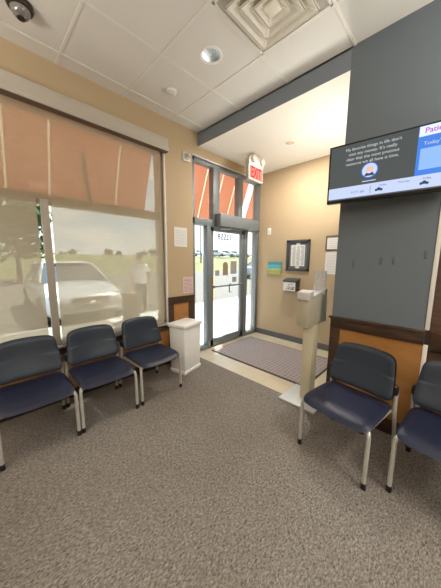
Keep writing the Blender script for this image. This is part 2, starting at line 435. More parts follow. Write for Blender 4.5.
# ------------------------------------------------------------------ window (storefront glazing behind a roller shade)
wf = MB()
wf.box(WX0, WX1-.005, 2.80, 2.90, WZ0, WZ0+.055, .003); wf.box(WX0, WX1-.005, 2.80, 2.90, WZ1-.055, WZ1, .003)
wf.box(WX1-.065, WX1-.005, 2.80, 2.90, WZ0, WZ1, .003); wf.box(WX0, WX0+.06, 2.80, 2.90, WZ0, WZ1, .003)
win = struct(wf.build('window_1', 'frametan'))
box('transom', WX0, WX1-.06, 2.805, 2.895, 1.955, 2.045, 'frametan', win, .003)
for i, x in enumerate((-.73, .503)):
    box('mullion', x-.024, x+.024, 2.80, 2.895, WZ0+.05, 1.957, 'frametan', win, .003)
gx = [WX0+.05, -.73, .503, WX1-.06]
for a, b in zip(gx[:-1], gx[1:]): box('glass_pane', a, b, 2.846, 2.852, WZ0+.04, 1.96, 'glass', win)
box('glass_pane', WX0+.05, WX1-.06, 2.846, 2.852, 2.04, WZ1-.04, 'glass', win)
box('sill', WX0, WX1+.02, YA-.035, 2.80, WZ0-.012, WZ0+.012, 'sill', win, .003)
box('casing', WX1-.002, WX1+.018, YA-.012, YA+.02, WZ0, WZ1+.02, 'whitemetal', win, .003)

# roller shade
rs = thing('roller_shade', (.0, YA-.03, .6), 'woven tan roller shade drawn down over the whole window', 'window shade')
cs = MB(); cs.box(WX0-.05, WX1+.02, YA-.095, YA-.001, 2.79, 2.905, .006)
cs.box(WX0-.05, WX1+.02, YA-.105, YA-.09, 2.757, 2.80, .004)
cs.build('cassette', 'cassette', rs)
box('cassette_lip', WX0-.05, WX1+.015, YA-.098, YA-.02, 2.752, 2.760, 'bframe', rs)
YS = YA-.02
def sheet(name, x0, x1, z0, z1):
    b = MB(); n = 24
    for k in range(n):
        xa, xb = x0+(x1-x0)*k/n, x0+(x1-x0)*(k+1)/n
        b.quad((xa, YS, z0), (xb, YS, z0), (xb, YS, z1), (xa, YS, z1))
    bmesh.ops.remove_doubles(b.bm, verts=b.bm.verts, dist=1e-5)
    return b.build(name, 'shade', rs)
sheet('cloth', WX0+.02, 1.712, 1.99, 2.76)
sheet('cloth', WX0+.02, .428, .615, 1.992)
sheet('cloth', .537, 1.712, .615, 1.992)
box('guide_channel', .458, .521, YS-.012, YS+.004, .60, 1.985, 'frametan', rs, .003)
box('bottom_bar', WX0+.02, .445, YS-.012, YS+.012, .592, .620, 'bar', rs, .005)
box('bottom_bar', .53, 1.712, YS-.012, YS+.012, .592, .620, 'bar', rs, .005)

# ------------------------------------------------------------------ entrance door (aluminium storefront)
d = MB()
Y0, Y1 = 2.785, 2.885
def fr(x0, x1, z0, z1, y0=Y0, y1=Y1): d.box(x0, x1, y0, y1, z0, z1, .003)
fr(DX0, DX0+.05, 0, DZ1); fr(XB-.06, XB, 0, DZ1); fr(DX0, XB, DZ1-.05, DZ1)
fr(DX0, XB, 1.965, 2.06)                       # transom bar
fr(2.655, 2.79, 2.06, DZ1-.04); fr(3.255, 3.36, 2.06, DZ1-.04)
fr(2.53, 2.60, 0, 1.97); fr(3.43, 3.53, 0, 1.97)
fr(DX0, 2.54, 0, .06); fr(3.52, XB, 0, .06); fr(2.55, 3.45, -.01, .012)
door = struct(d.build('door_1', 'alu'))
for a, b in ((DX0+.04, 2.66), (2.785, 3.26), (3.355, XB-.05)): box('transom_glass', a, b, 2.832, 2.838, 2.05, DZ1-.04, 'glass', door)
for a, b in ((DX0+.04, 2.54), (3.52, XB-.05)): box('sidelight_glass', a, b, 2.832, 2.838, .05, 1.97, 'glass', door)
box('light_strip', DX0, XB, YA-.006, Y0, DZ1, DZ1+.02, 'alul', door, .002)
d = MB()
fr(2.605, 2.672, .015, 1.955, 2.795, 2.85); fr(3.355, 3.425, .015, 1.955, 2.795, 2.85)
fr(2.605, 3.425, .015, .13, 2.795, 2.85); fr(2.605, 3.425, 1.895, 1.955, 2.795, 2.85)
leaf = d.build('door_leaf', 'alu', door)
box('door_glass', 2.665, 3.36, 2.82, 2.826, .12, 1.90, 'glass', leaf)
p = MB(); p.tube([(2.66, 2.765, 1.015), (3.37, 2.765, 1.015)], .013); p.box(2.64, 2.67, 2.755, 2.80, .995, 1.035, .003); p.box(3.36, 3.39, 2.755, 2.80, .995, 1.035, .003)
p.build('push_bar', 'alu', leaf)
p = MB(); p.tube([(3.17, 2.87, 1.02), (3.17, 2.90, 1.02), (3.17, 2.90, .87), (3.23, 2.90, .87)], .010)
p.build('pull_handle', 'dframe', leaf)
p = MB(); p.box(2.69, 3.70, 2.66, 2.785, 1.975, 2.155, .006)
op = p.build('door_operator', 'alu', door)
p = MB(); p.tube([(3.02, 2.74, 1.97), (3.0, 2.735, 1.945), (2.82, 2.78, 1.935)], .010); p.build('operator_arm', 'alul', door)
text_mesh('street_number', '12558', .14, frame_mtx((3.14, 2.828, 1.775), (-1, 0, 0), (0, 0, 1)), 'vinyl_white', leaf, space=1, bold=.003)
def plate_quad(name, m, parent, x0, x1, z0, z1, y, arch=False):
    b = MB()
    if arch:
        r = (x1-x0)/2; pts = [(x0, z0), (x1, z0)]+[((x0+x1)/2+r*math.cos(PI*k/10), z1-r+r*math.sin(PI*k/10)) for k in range(11)]
    else: pts = [(x0, z0), (x1, z0), (x1, z1), (x0, z1)]
    b.prism(pts, 'y', y, y+.0015); return b.build(name, m, parent, smooth=False)
plate_quad('door_sticker', 'stk_gray', leaf, 2.73, 2.83, 1.185, 1.275, 2.8175)
plate_quad('door_sticker', 'stk_tan', leaf, 2.91, 3.035, 1.185, 1.415, 2.8175, True)
plate_quad('door_sticker', 'stk_gray', leaf, 3.10, 3.26, 1.205, 1.425, 2.8175)
plate_quad('door_sticker', 'stk_gray', leaf, 3.15, 3.26, 1.06, 1.15, 2.8175)

# entrance mat
fm = thing('door_mat', (3.03, 1.89, 0), 'purple-brown grid-textured entrance mat on cream tile before the glass door', 'mat')
box('mat_border', 2.519, 3.5435, 1.105, 2.683, .0005, .008, 'matedge', fm, .002)
box('mat_pile', 2.545, 3.52, 1.13, 2.66, .004, .011, 'matm', fm)

# ------------------------------------------------------------------ chairs
def make_chair(label):
    r = thing('waiting_chair', (0, 0, 0), label, 'chair', 'navy vinyl waiting-room chairs')
    def seatfn(p):
        x, y, z = p
        f = max(0, (-y-.10)/.13); z2 = z+.412-.026*f*f-.012*(1-(x/.23)**2)*(1 if z > 0 else .3)+.006*(y/.23)
        return Vector((x*(1-.04*max(0, y/.23)), y-.045, z2))
    MB().pillow(.487, .46, .050, 7, 28, seatfn).build('seat', 'vinyl', r, ang=60)
    MB().box(-.20, .20, -.22, .16, .335, .392, .012).build('seat_pan', 'black', r)
    def backfn(p):
        x, y, z = p            # x width, y height, z thickness (front = +)
        u = y/.152
        w = 1-.07*u
        yy = y; d_ = .150+.045*(u)*1.0+.04*(1-abs(x/.24)**2)*1-.012*u*u
        return Vector((x*w, d_-z, .617+yy-.012*(abs(x)/.23)**2*(1 if u > 0 else 0)))
    MB().pillow(.446, .318, .034, 8, 28, backfn, tb=.016).build('backrest', 'vinylb', r, ang=60)
    def shellfn(p): return backfn(Vector((p.x*1.015, p.y*1.015, p.z-.022)))
    MB().pillow(.446, .318, .018, 8, 24, shellfn).build('back_shell', 'black', r, ang=60)
    for sx in (-1, 1):
        x = sx*.2385
        # front leg, rear leg, under-seat rail, lower back bracket
        fl = MB().tube([(x, -.245, .03), (x, -.237, .345), (x*.985, -.231, .366), (x*.95, -.215, .376)], .0135, 12).build('leg', 'silver', r)
        MB().lathe([(.016, 0), (.016, .006), (.0155, .04), (.013, .042)], (x, -.245, 0), 16).build('foot_cap', 'black', fl)
        rl = MB().tube([(x, .255, .03), (x, .225, .20), (x, .185, .36), (x, .180, .47), (x, .188, .53)], .0135, 12).build('leg', 'silver', r)
        MB().lathe([(.016, 0), (.016, .006), (.0155, .04), (.013, .042)], (x, .255, 0), 16).build('foot_cap', 'black', rl)
        MB().tube([(x*.88, -.215, .366), (x*.88, .185, .362)], .0125, 12).build('seat_rail', 'silver', r)
        MB().tube([(x*.8, -.205, .366), (x*1.0, -.228, .368)], .010, 10).build('seat_bracket', 'silver', r)
        MB().pillow(.06, .085, .04, 3, 10, lambda p, x=x: Vector((x*.94+p.x, (.172+p.z), .535+p.y))).build('back_bracket', 'black', r, ang=70)
    MB().tube([(-.2385, .188, .36), (.2385, .188, .36)], .011, 10).build('cross_bar', 'silver', r)
    return r
c0 = make_chair('navy waiting chair third from the white bin under the window, cut off by left edge')
spots = [ # front-edge centre x, y, rotation (0 = faces -Y)
    ((.229, 2.10), 0.0, None),
    ((.743, 2.107), 0.0, 'navy waiting chair in the middle of the three under the window'),
    ((1.281, 2.123), 0.03, 'navy waiting chair beside the white bin under the window'),
    ((1.648, .5225), -PI/2-.157, 'navy waiting chair in full view before the honey wood panel of the gray wall'),
    ((1.690, -.071), -PI/2-.08, 'navy waiting chair cut off by the right edge, beside the dark brown wood'),
]
for k, ((fx, fy), rz, lab) in enumerate(spots):
    c = c0 if k == 0 else copy_tree(c0)
    # local front-feet centre is (0,-.245)
    off = Matrix.Rotation(rz, 3, 'Z') @ Vector((0, -.245, 0))
    c.location = (fx-off.x, fy-off.y, 0); c.rotation_euler = (0, 0, rz)
    if lab: c['label'] = lab

# ------------------------------------------------------------------ white bin
b0 = thing('trash_bin', (0, 0, 0), 'tall white lidded bin standing on the carpet beside the entrance', 'trash bin')
bb = MB(); bb.prism([(-.165, -.125), (.165, -.125), (.165, .125), (-.165, .125)], 'z', .03, .60, .012)
for v in bb.bm.verts:
    f = .93+.07*(v.co.z/.6); v.co.x *= f*1.03; v.co.y *= f*1.03
bb.build('body', 'white', b0)
MB().prism([(-.17, -.13), (.17, -.13), (.17, .13), (-.17, .13)], 'z', 0, .045, .008).build('base', 'white', b0)
ll = MB(); ll.prism([(-.187, -.147), (.187, -.147), (.187, .147), (-.187, .147)], 'z', .596, .648, .02)
for v in ll.bm.verts:
    if v.co.z > .63: v.co.z += .016*(1-(v.co.x/.19)**2)*(1-(v.co.y/.15)**2)
ll.build('lid', 'white', b0)
MB().box(.15, .215, -.06, .06, .012, .034, .006).build('pedal', 'offwhite', b0)
b0.location = (1.848, 2.467, 0); b0.rotation_euler = (0, 0, .223)

# ------------------------------------------------------------------ papers and devices on the window-wall pier
def text_rows(x0, x1, zs, put, h=.005, seed=1, gaps=2):
    rng = random.Random(seed); b = MB()
    for z in zs:
        x = x0
        while x < x1-.01:
            w = min(x1-x, rng.uniform(.03, .09)); 
            put(b, x, x+w, z, z+h); x += w+.008
    return b
ps = thing('posted_sheet', (2.0, YA, 1.63), 'plain white sheet posted on the tan pier above the bin', 'paper')
box('page', 1.913, 2.128, YA-.003, YA+.001, 1.625, 1.885, 'paper', ps)
text_rows(1.935, 2.105, [1.66+.022*k for k in range(9)], lambda b, x0, x1, z0, z1: b.box(x0, x1, YA-.0036, YA-.003, z0, z1), seed=3).build('print', 'inkl', ps)
pk = thing('posted_notice', (2.13, YA, .95), 'pinkish printed notice on the pier edge, just above the dark chair rail', 'paper')
box('page', 2.05, 2.228, YA-.003, YA+.001, .965, 1.20, 'pink', pk)
text_rows(2.065, 2.215, [.985+.02*k for k in range(10)], lambda b, x0, x1, z0, z1: b.box(x0, x1, YA-.0036, YA-.003, z0, z1), seed=5, h=.008).build('print', 'redink', pk)
st = thing('fire_alarm_strobe', (2.12, YA-.02, 2.76), 'off-white fire alarm strobe on the tan wall left of the door head', 'alarm')
box('back_plate', 2.063, 2.19, YA-.025, YA+.001, 2.755, 2.87, 'offwhite', st, .008)
MB().lathe([(.042, -.0), (.042, -.012), (.02, -.02), (0.0001, -.022)], (2.127, YA-.025, 2.82), 24, 'y').build('sounder', 'silverl', st)
box('flash_lens', 2.105, 2.15, YA-.06, YA-.03, 2.80, 2.84, 'lens', st, .008)

# ------------------------------------------------------------------ end wall pictures
X = XB
def yz(name, m, parent, y0, y1, z0, z1, t0, t1, bev=.0): return box(name, X-t1, X-t0, y0, y1, z0, z1, m, parent, bev)
fn = thing('framed_notice', (X, 1.96, 1.27), 'large charcoal-framed notice of small print on the tan entry wall', 'framed notice')
f = MB(); y0, y1, z0, z1 = 1.752, 2.172, 1.266, 1.789
for a in ((y0, y1, z0, z0+.045), (y0, y1, z1-.045, z1), (y0, y0+.045, z0, z1), (y1-.045, y1, z0, z1)): f.box(X-.028, X+.001, a[0], a[1], a[2], a[3], .004)
f.build('frame', 'dframe', fn)
yz('mat_board', mat('dark_gray_mat', (.13, .135, .14), .8), fn, y0+.04, y1-.04, z0+.04, z1-.04, -.001, .008)
yz('sheet', 'paper', fn, y0+.085, y1-.085, z0+.085, z1-.085, .006, .011)
t = MB()
rng = random.Random(4)
for ci in range(3):
    for r_ in range(24):
        ya = y0+.095+ci*.078; t.box(X-.0118, X-.011, ya, ya+rng.uniform(.045, .07), z0+.10+r_*.0135, z0+.10+r_*.0135+.006)
t.build('print', 'ink', fn)
yz('title_tab', 'paper', fn, 1.925, 1.995, z1-.082, z1-.05, .006, .011); yz('seal_tab', 'paper', fn, 1.925, 1.995, z0+.048, z0+.08, .006, .011)
cv = tag(box('canvas_painting', X-.035, X+.001, 2.262, 2.535, 1.19, 1.415, 'canvas', bev=.002), 'small turquoise and yellow-green canvas painting near the door on the tan wall', 'painting')
bx = thing('suggestion_box', (X, 2.01, .92), 'wall-mounted box with dark top and printed white front below the framed notice', 'box')
b = MB(); b.prism([(X+.001, .925), (X-.14, .925), (X-.14, 1.085), (X+.001, 1.12)], 'y', 1.90, 2.14, .003); b.build('box_body', 'dframe', bx)
b = MB(); b.prism([(X+.001, 1.122), (X-.152, 1.085), (X-.152, 1.102), (X+.001, 1.145)], 'y', 1.892, 2.148, .003); b.build('lid', 'dframe', bx)
yz('front_label', 'paper', bx, 1.91, 2.135, .93, 1.078, .14, .1425)
t = MB(); rng = random.Random(9)
for q in range(16):
    ya = rng.uniform(1.92, 2.08); za = rng.uniform(.945, 1.05); t.box(X-.1435, X-.1425, ya, ya+rng.uniform(.02, .05), za, za+rng.uniform(.006, .02))
t.build('print', 'ink', bx)
ct = thing('framed_certificate', (X, 1.36, 1.605), 'brown-framed certificate on the entry wall, part hidden by the gray wall', 'certificate')
f = MB(); y0, y1, z0, z1 = 1.20, 1.505, 1.605, 1.825
for a in ((y0, y1, z0, z0+.016), (y0, y1, z1-.016, z1), (y0, y0+.016, z0, z1), (y1-.016, y1, z0, z1)): f.box(X-.02, X+.001, a[0], a[1], a[2], a[3], .003)
f.build('frame', 'bframe', ct); yz('sheet', 'paper', ct, y0+.012, y1-.012, z0+.012, z1-.012, -.001, .008)
text_rows(y0+.05, y1-.05, [z0+.04+.028*k for k in range(5)], lambda b, a, c, za, zb: b.box(X-.0088, X-.008, a, c, za, zb), seed=8).build('print', 'inkl', ct)
cs2 = thing('posted_license', (X, 1.36, 1.238), 'unframed white printed sheet below the brown-framed certificate', 'paper')
yz('page', 'paper', cs2, 1.235, 1.498, 1.238, 1.585, -.001, .003)
text_rows(1.26, 1.475, [1.26+.024*k for k in range(12)], lambda b, a, c, za, zb: b.box(X-.0038, X-.003, a, c, za, zb), seed=12).build('print', 'inkl', cs2)
sw = thing('wall_switch', (X, 2.55, 1.92), 'small white switch plate high on the tan wall beside the door', 'switch')
yz('cover_plate', 'white', sw, 2.515, 2.585, 1.915, 2.03, -.001, .009, .003); yz('rocker', 'offwhite', sw, 2.538, 2.562, 1.945, 2.0, .008, .014, .002)

# ------------------------------------------------------------------ exit sign
ex = thing('exit_sign', (3.11, 2.33, HV), 'red and white emergency exit sign hanging from the entry ceiling', 'exit sign')
b = MB(); b.box(2.935, 3.29, 2.33, 2.39, 2.64, 2.85, .006); b.build('housing', 'exit_box', ex)
arc = [(2.935, 2.85), (3.29, 2.85)]+[(3.1125+.1775*math.cos(PI*k/14), 2.90+.112*math.sin(PI*k/14)) for k in range(15)]
b = MB(); b.prism(arc, 'y', 2.325, 2.40, .003); b.build('lamp_housing', 'exit_box', ex)
box('face_panel', 2.955, 3.27, 2.3265, 2.331, 2.66, 2.83, 'exit_face', ex)
text_mesh('exit_letters', 'EXIT', .215, frame_mtx((3.1125, 2.3255, 2.675), (1, 0, 0), (0, 0, 1)) @ Matrix.Diagonal((.56, 1, 1, 1)), 'exit_red', ex, 'CENTER', bold=.004)
for x in (3.02, 3.23):
    hd = MB().lathe([(.0001, 0), (.03, .004), (.04, -.02), (.044, -.05), (.040, -.056)], (x, 2.335, 2.925), 20, 'y').build('lamp_head', 'offwhite', ex)
    MB().lathe([(.0001, -.060), (.036, -.0565), (.036, -.052)], (x, 2.335, 2.925), 20, 'y').build('lens', 'lens', hd)

# ------------------------------------------------------------------ ceiling fixtures
def downlight(c, z, r, label):
    e = thing('downlight', (c[0], c[1], z), label, 'ceiling light', 'recessed downlights')
    MB().lathe([(r*.96, .001), (r*1.24, .001), (r*1.27, -.004), (r*1.2, -.008), (r*1.0, -.004), (r*.93, .01)], (c[0], c[1], z), 40).build('trim_ring', 'white', e)
    b = MB(); b.lathe([(r*.97, 0), (r*.92, .03), (r*.75, .08), (r*.45, .105), (.0001, .11)], (c[0], c[1], z), 40); b.build('reflector', 'chrome', e)
    b = MB(); b.lathe([(.024, .105), (.024, .07), (.036, .045), (.040, .025), (.034, .006), (.0001, -.002)], (c[0], c[1], z), 24); b.build('bulb', 'white', e)
downlight(DL, H, .078, 'round recessed downlight in the tile grid, between smoke detector and air vent')
downlight(VD, HV, .06, 'small recessed downlight in the smooth entry ceiling')
sd = thing('smoke_detector', (1.605, 2.32, H), 'small white smoke detector on a ceiling tile near the window wall', 'smoke detector')
MB().lathe([(.055, 0), (.055, -.012), (.05, -.016)], (1.605, 2.32, H), 32).build('base', 'white', sd)
MB().lathe([(.042, -.014), (.044, -.03), (.036, -.042), (.0001, -.046)], (1.605, 2.32, H), 32).build('sensor_head', 'offwhite', sd)
dc = thing('dome_camera', (.385, 2.345, H), 'dark bronze dome camera on the ceiling at the top left corner', 'security camera')
MB().lathe([(.078, 0), (.08, -.014), (.072, -.03), (.06, -.034)], (.385, 2.345, H), 36).build('mount_ring', 'bronze', dc)
MB().lathe([(.058, -.03), (.056, -.05), (.042, -.072), (.02, -.084), (.0001, -.087)], (.385, 2.345, H), 36).build('dome', 'lenshi', dc)
MB().lathe([(.024, -.07), (.024, -.089), (.017, -.092), (.0001, -.093)], (.385, 2.345, H), 24).build('lens', 'black', dc)
# square air diffuser
ax0, ax1, ay0, ay1 = GX+T+.012, GX+2*T-.012, GY-3*T+.012, GY-2*T-.012
cx, cy = (ax0+ax1)/2, (ay0+ay1)/2
dv = thing('air_vent', (cx, cy, H), 'square white louvered air vent filling a ceiling tile', 'air vent')
box('back_pan', ax0, ax1, ay0, ay1, H-.004, H-.001, 'plenum', dv)
fv = MB()
for a in ((ax0, ax1, ay0, ay0+.018), (ax0, ax1, ay1-.018, ay1), (ax0, ax0+.018, ay0, ay1), (ax1-.018, ax1, ay0, ay1)): fv.box(a[0], a[1], a[2], a[3], H-.012, H, .002)
fv.build('frame', 'tbar', dv)
def ring(h0, h1, z0, z1, th=.006):
    b = MB()
    def lp(h, z): return [b.bm.verts.new((cx+sx*h, cy+sy*h, z)) for sx, sy in ((-1, -1), (1, -1), (1, 1), (-1, 1))]
    L = [lp(h0, z0), lp(h1, z1), lp(h1-.020, z1), lp(h0-.032, z0)]
    for i in range(4):
        A, B_ = L[i], L[(i+1) % 4]
        for k in range(4): b.bm.faces.new((A[k], A[(k+1) % 4], B_[(k+1) % 4], B_[k]))
    bmesh.ops.bevel(b.bm, geom=[e for e in b.bm.edges if abs(e.verts[0].co.z-e.verts[1].co.z) > .01], offset=.012, segments=3, affect='EDGES')
    return b
for h0 in (.235, .168, .102): ring(h0-.035, h0, H-.006, H-.04).build('louver', 'louver', dv)
MB().prism([(cx-.045, cy-.045), (cx+.045, cy-.045), (cx+.045, cy+.045), (cx-.045, cy+.045)], 'z', H-.042, H-.006, .006).build('center_plate', 'louver', dv)

# ------------------------------------------------------------------ television
# built with its lower left corner at the origin (left end at y = 0, right end at y = -TW), then hung on its swivel bracket
TW, TH = .80, .44; SL = .008
tv = thing('television', (0, 0, 0), 'wall-mounted flat television showing a quotation, on the upper gray wall', 'television')
def tx(z, off=0.0): return -SL*z/TH-off
bz = MB(); bz.prism([(tx(0), 0), (tx(TH), TH), (tx(TH)+.045, TH), (tx(0)+.05, 0)], 'y', -TW, 0, .004); bz.build('bezel', 'tvblack', tv)
MB().box(.04, .128, -.50, -.28, .12, .34, .004).build('wall_bracket', 'black', tv)
def scr(name, m, s0, s1, z0, z1, lay, parent=None):
    b = MB(); o = .0006+lay*.0006
    b.quad((tx(z0, o), -s0, z0), (tx(z0, o), -s1, z0), (tx(z1, o), -s1, z1), (tx(z1, o), -s0, z1)); return b.build(name, m, parent or tv, smooth=False)
screen = scr('screen', 'scr_dark', .013, TW-.013, .020, TH-.013, 0)
scr('weather_bar', 'scr_bar', .013, TW-.013, .030, .115, 1, screen)
scr('bar_divider', 'scr_ink', .307, .310, .045, .095, 2, screen)
scr('side_panel', 'scr_blue', .567, TW-.013, .115, TH-.013, 1, screen)
scr('side_header', 'scr_white', .570, TW-.013, .362, TH-.015, 2, screen)
scr('side_card', 'scr_lblue', .585, TW-.03, .15, .285, 2, screen)
UPT = Vector((-SL, 0, TH)).normalized()
def scr_text(name, t, size, s_, z, m, align='LEFT', space=1.0, bold=0.0):
    text_mesh(name, t, size, frame_mtx((tx(z, .0024), -s_, z), (0, -1, 0), UPT), m, screen, align, space, bold)
scr_text('quotation', "My favorite things in life don't\ncost any money. It's really\nclear that the most precious\nresource we all have is time.", .0295, .298, .378, 'scr_text', 'CENTER', 1.20)
scr_text('panel_logo', 'Patient', .046, .598, .380, 'scr_purple', bold=.0008); scr_text('panel_logo', 'Point', .046, .735, .380, 'scr_red', bold=.0008)
scr_text('panel_title', "Today's edition", .032, .598, .305, 'scr_text'); scr_text('clock', '11:11 am', .026, .175, .058, 'scr_ink')
scr_text('weather_day', 'Today', .018, .365, .086, 'scr_ink'); scr_text('weather_day', 'Thursday', .018, .478, .086, 'scr_ink'); scr_text('weather_day', 'Friday', .018, .615, .086, 'scr_ink')
def disc(name, m, s_, z, r, lay, sy=1.0):
    b = MB(); o = .0006+lay*.0006; vs = []
    for k in range(28):
        a = 2*PI*k/28; zz = z+r*math.sin(a); vs.append((tx(zz, o), -s_+r*sy*math.cos(a), zz))
    b.quad(*vs); return b.build(name, m, screen, smooth=False)
PS, PZ = .294, .212
disc('portrait_ring', 'scr_ring', PS, PZ, .055, 2); disc('portrait_backdrop', 'scr_gray', PS, PZ, .049, 3)
b = MB(); vs = []
for k in range(15): a = PI*k/14; zz = PZ-.04+.028*math.sin(a); vs.append((tx(zz, .003), -PS+.032*math.cos(a), zz))
b.quad(*vs).build('portrait_shoulders', 'scr_ink', screen, smooth=False)
disc('portrait_head', 'scr_skin', PS, PZ+.006, .030, 5, .8); disc('portrait_hair', 'scr_text', PS, PZ+.03, .008, 6, 2)
disc('portrait_beard', 'scr_gray', PS, PZ-.016, .007, 6, 1.9)
scr('portrait_caption', 'scr_gray', .25, .34, .133, .139, 2, screen)
for s_ in (.365, .495, .625):
    b = MB()
    for dy, dz, rr in ((-.016, 0, .9), (0, .006, 1.2), (.016, 0, .9)):
        vs = []
        for k in range(14):
            a = 2*PI*k/14; zz = .06+dz+.010*rr*math.sin(a); vs.append((tx(zz, .0024+dy*.01), -s_+dy+.010*rr*math.cos(a), zz))
        b.quad(*vs)
    b.build('weather_icon', 'scr_gray' if s_ == .495 else 'scr_ink', screen, smooth=False)
tv.location = (2.13, .848, 1.92); tv.rotation_euler = (0, 0, math.radians(7))

# ------------------------------------------------------------------ dispenser pedestal
pd = thing('sanitizer_stand', (2.30, 1.0, 0), 'khaki sanitizer stand with gray sheet on top, by the edge of the carpet', 'sanitizer stand')
b = MB(); b.prism([(2.10, .822), (2.49, .822), (2.49, 1.205), (2.10, 1.205)], 'z', .001, .028, .006); b.build('base_plate', 'plate', pd)
box('post', 2.25, 2.385, .945, 1.045, .026, .83, 'khaki', pd, .006)
b = MB(); b.prism([(2.095, .828), (2.545, .818), (2.53, 1.160), (2.10, 1.095)], 'y', .938, 1.044, .005); b.build('dispenser_box', 'khakid', pd)
b = MB(); b.prism([(2.085, 1.085), (2.18, 1.092), (2.19, 1.175), (2.095, 1.160)], 'y', .93, 1.05, .005); b.build('nozzle_cover', 'graysheet', pd)
b = MB(); b.prism([(2.20, 1.10), (2.53, 1.158), (2.53, 1.168), (2.20, 1.118)], 'y', .936, 1.046, .002); b.build('drip_tray', 'graysheet', pd)
b = MB(); b.prism([(2.40, 1.12), (2.408, 1.12), (2.424, 1.352), (2.416, 1.352)], 'y', .915, 1.035); b.build('sign_sheet', 'graysheet', pd)

# ------------------------------------------------------------------ outside: ground
struct(box('sidewalk', 2.1, 30, YO-.03, 6.0, -.14, -.02, 'concrete'))
struct(box('walkway', -14, 2.1, YO-.03, 6.0, -.14, -.021, 'walktan'))
struct(box('curb_strip', -14, 30, 6.0, 6.13, -.2, -.02, 'curb'))
struct(box('road', -60, 90, 6.13, 26, -.25, -.15, 'asphalt'))
g = MB(); nx, ny = 40, 12
prof = [(0, -.15), (1.5, 0), (6, .6), (12, 1.35), (18, 1.9), (26, 2.2), (40, 2.3), (70, 2.2), (120, 2.0)]
vv = [[g.bm.verts.new((-90+260*i/nx, 24+y, z+.15*noise.noise((i*.6, y*.1, 0)))) for y, z in prof] for i in range(nx+1)]
for i in range(nx):
    for j in range(len(prof)-1): g.bm.faces.new((vv[i][j], vv[i+1][j], vv[i+1][j+1], vv[i][j+1]))
struct(g.build('ground', 'grass'))

# awnings
def awn(x0, x1, ribs, label, posts=()):
    e = thing('awning', ((x0+x1)/2, YO, 2.07), label, 'awning', 'red fabric awnings on the facade')
    yt, zt, yb, zb = YO+.005, 2.96, YO+.335, 2.07
    w = .011; cuts = [x0]+[v for x in ribs for v in (x-w, x+w)]+[x1]; b = MB()
    for xa, xb in zip(cuts[::2], cuts[1::2]):
        b.prism([(yt, zt), (yb, zb), (yb+.006, zb), (yt+.006, zt)], 'x', xa, xb)
    b.prism([(yb, zb), (yb+.006, zb), (yb+.006, zb-.04), (yb, zb-.04)], 'x', x0, x1)
    b.build('canopy', 'awning', e, smooth=False)
    for x in ribs:
        r_ = MB(); r_.prism([(yt+.002, zt), (yb+.002, zb), (yb+.005, zb), (yt+.005, zt)], 'x', x-w, x+w); r_.build('seam_strip', 'awningrib', e)
    for x in posts:
        MB().tube([(x, YO+.16, 2.66), (x+.01, YO+.15, 2.4), (x+.05, YO+.15, 2.08)], .022, 8).build('strut', 'pole', e)
awn(-2.3, 1.752, (-1.1, -.43, .28, .635, 1.346), 'long red awning outside the window, seen through the shade', (.95,))
awn(1.93, 3.775, (2.05, 2.735, 3.09, 3.42), 'red awning over the entrance door')
awn(3.95, 6.5, (4.6, 5.3), 'red awning beyond the entrance door, past a gap of sky')

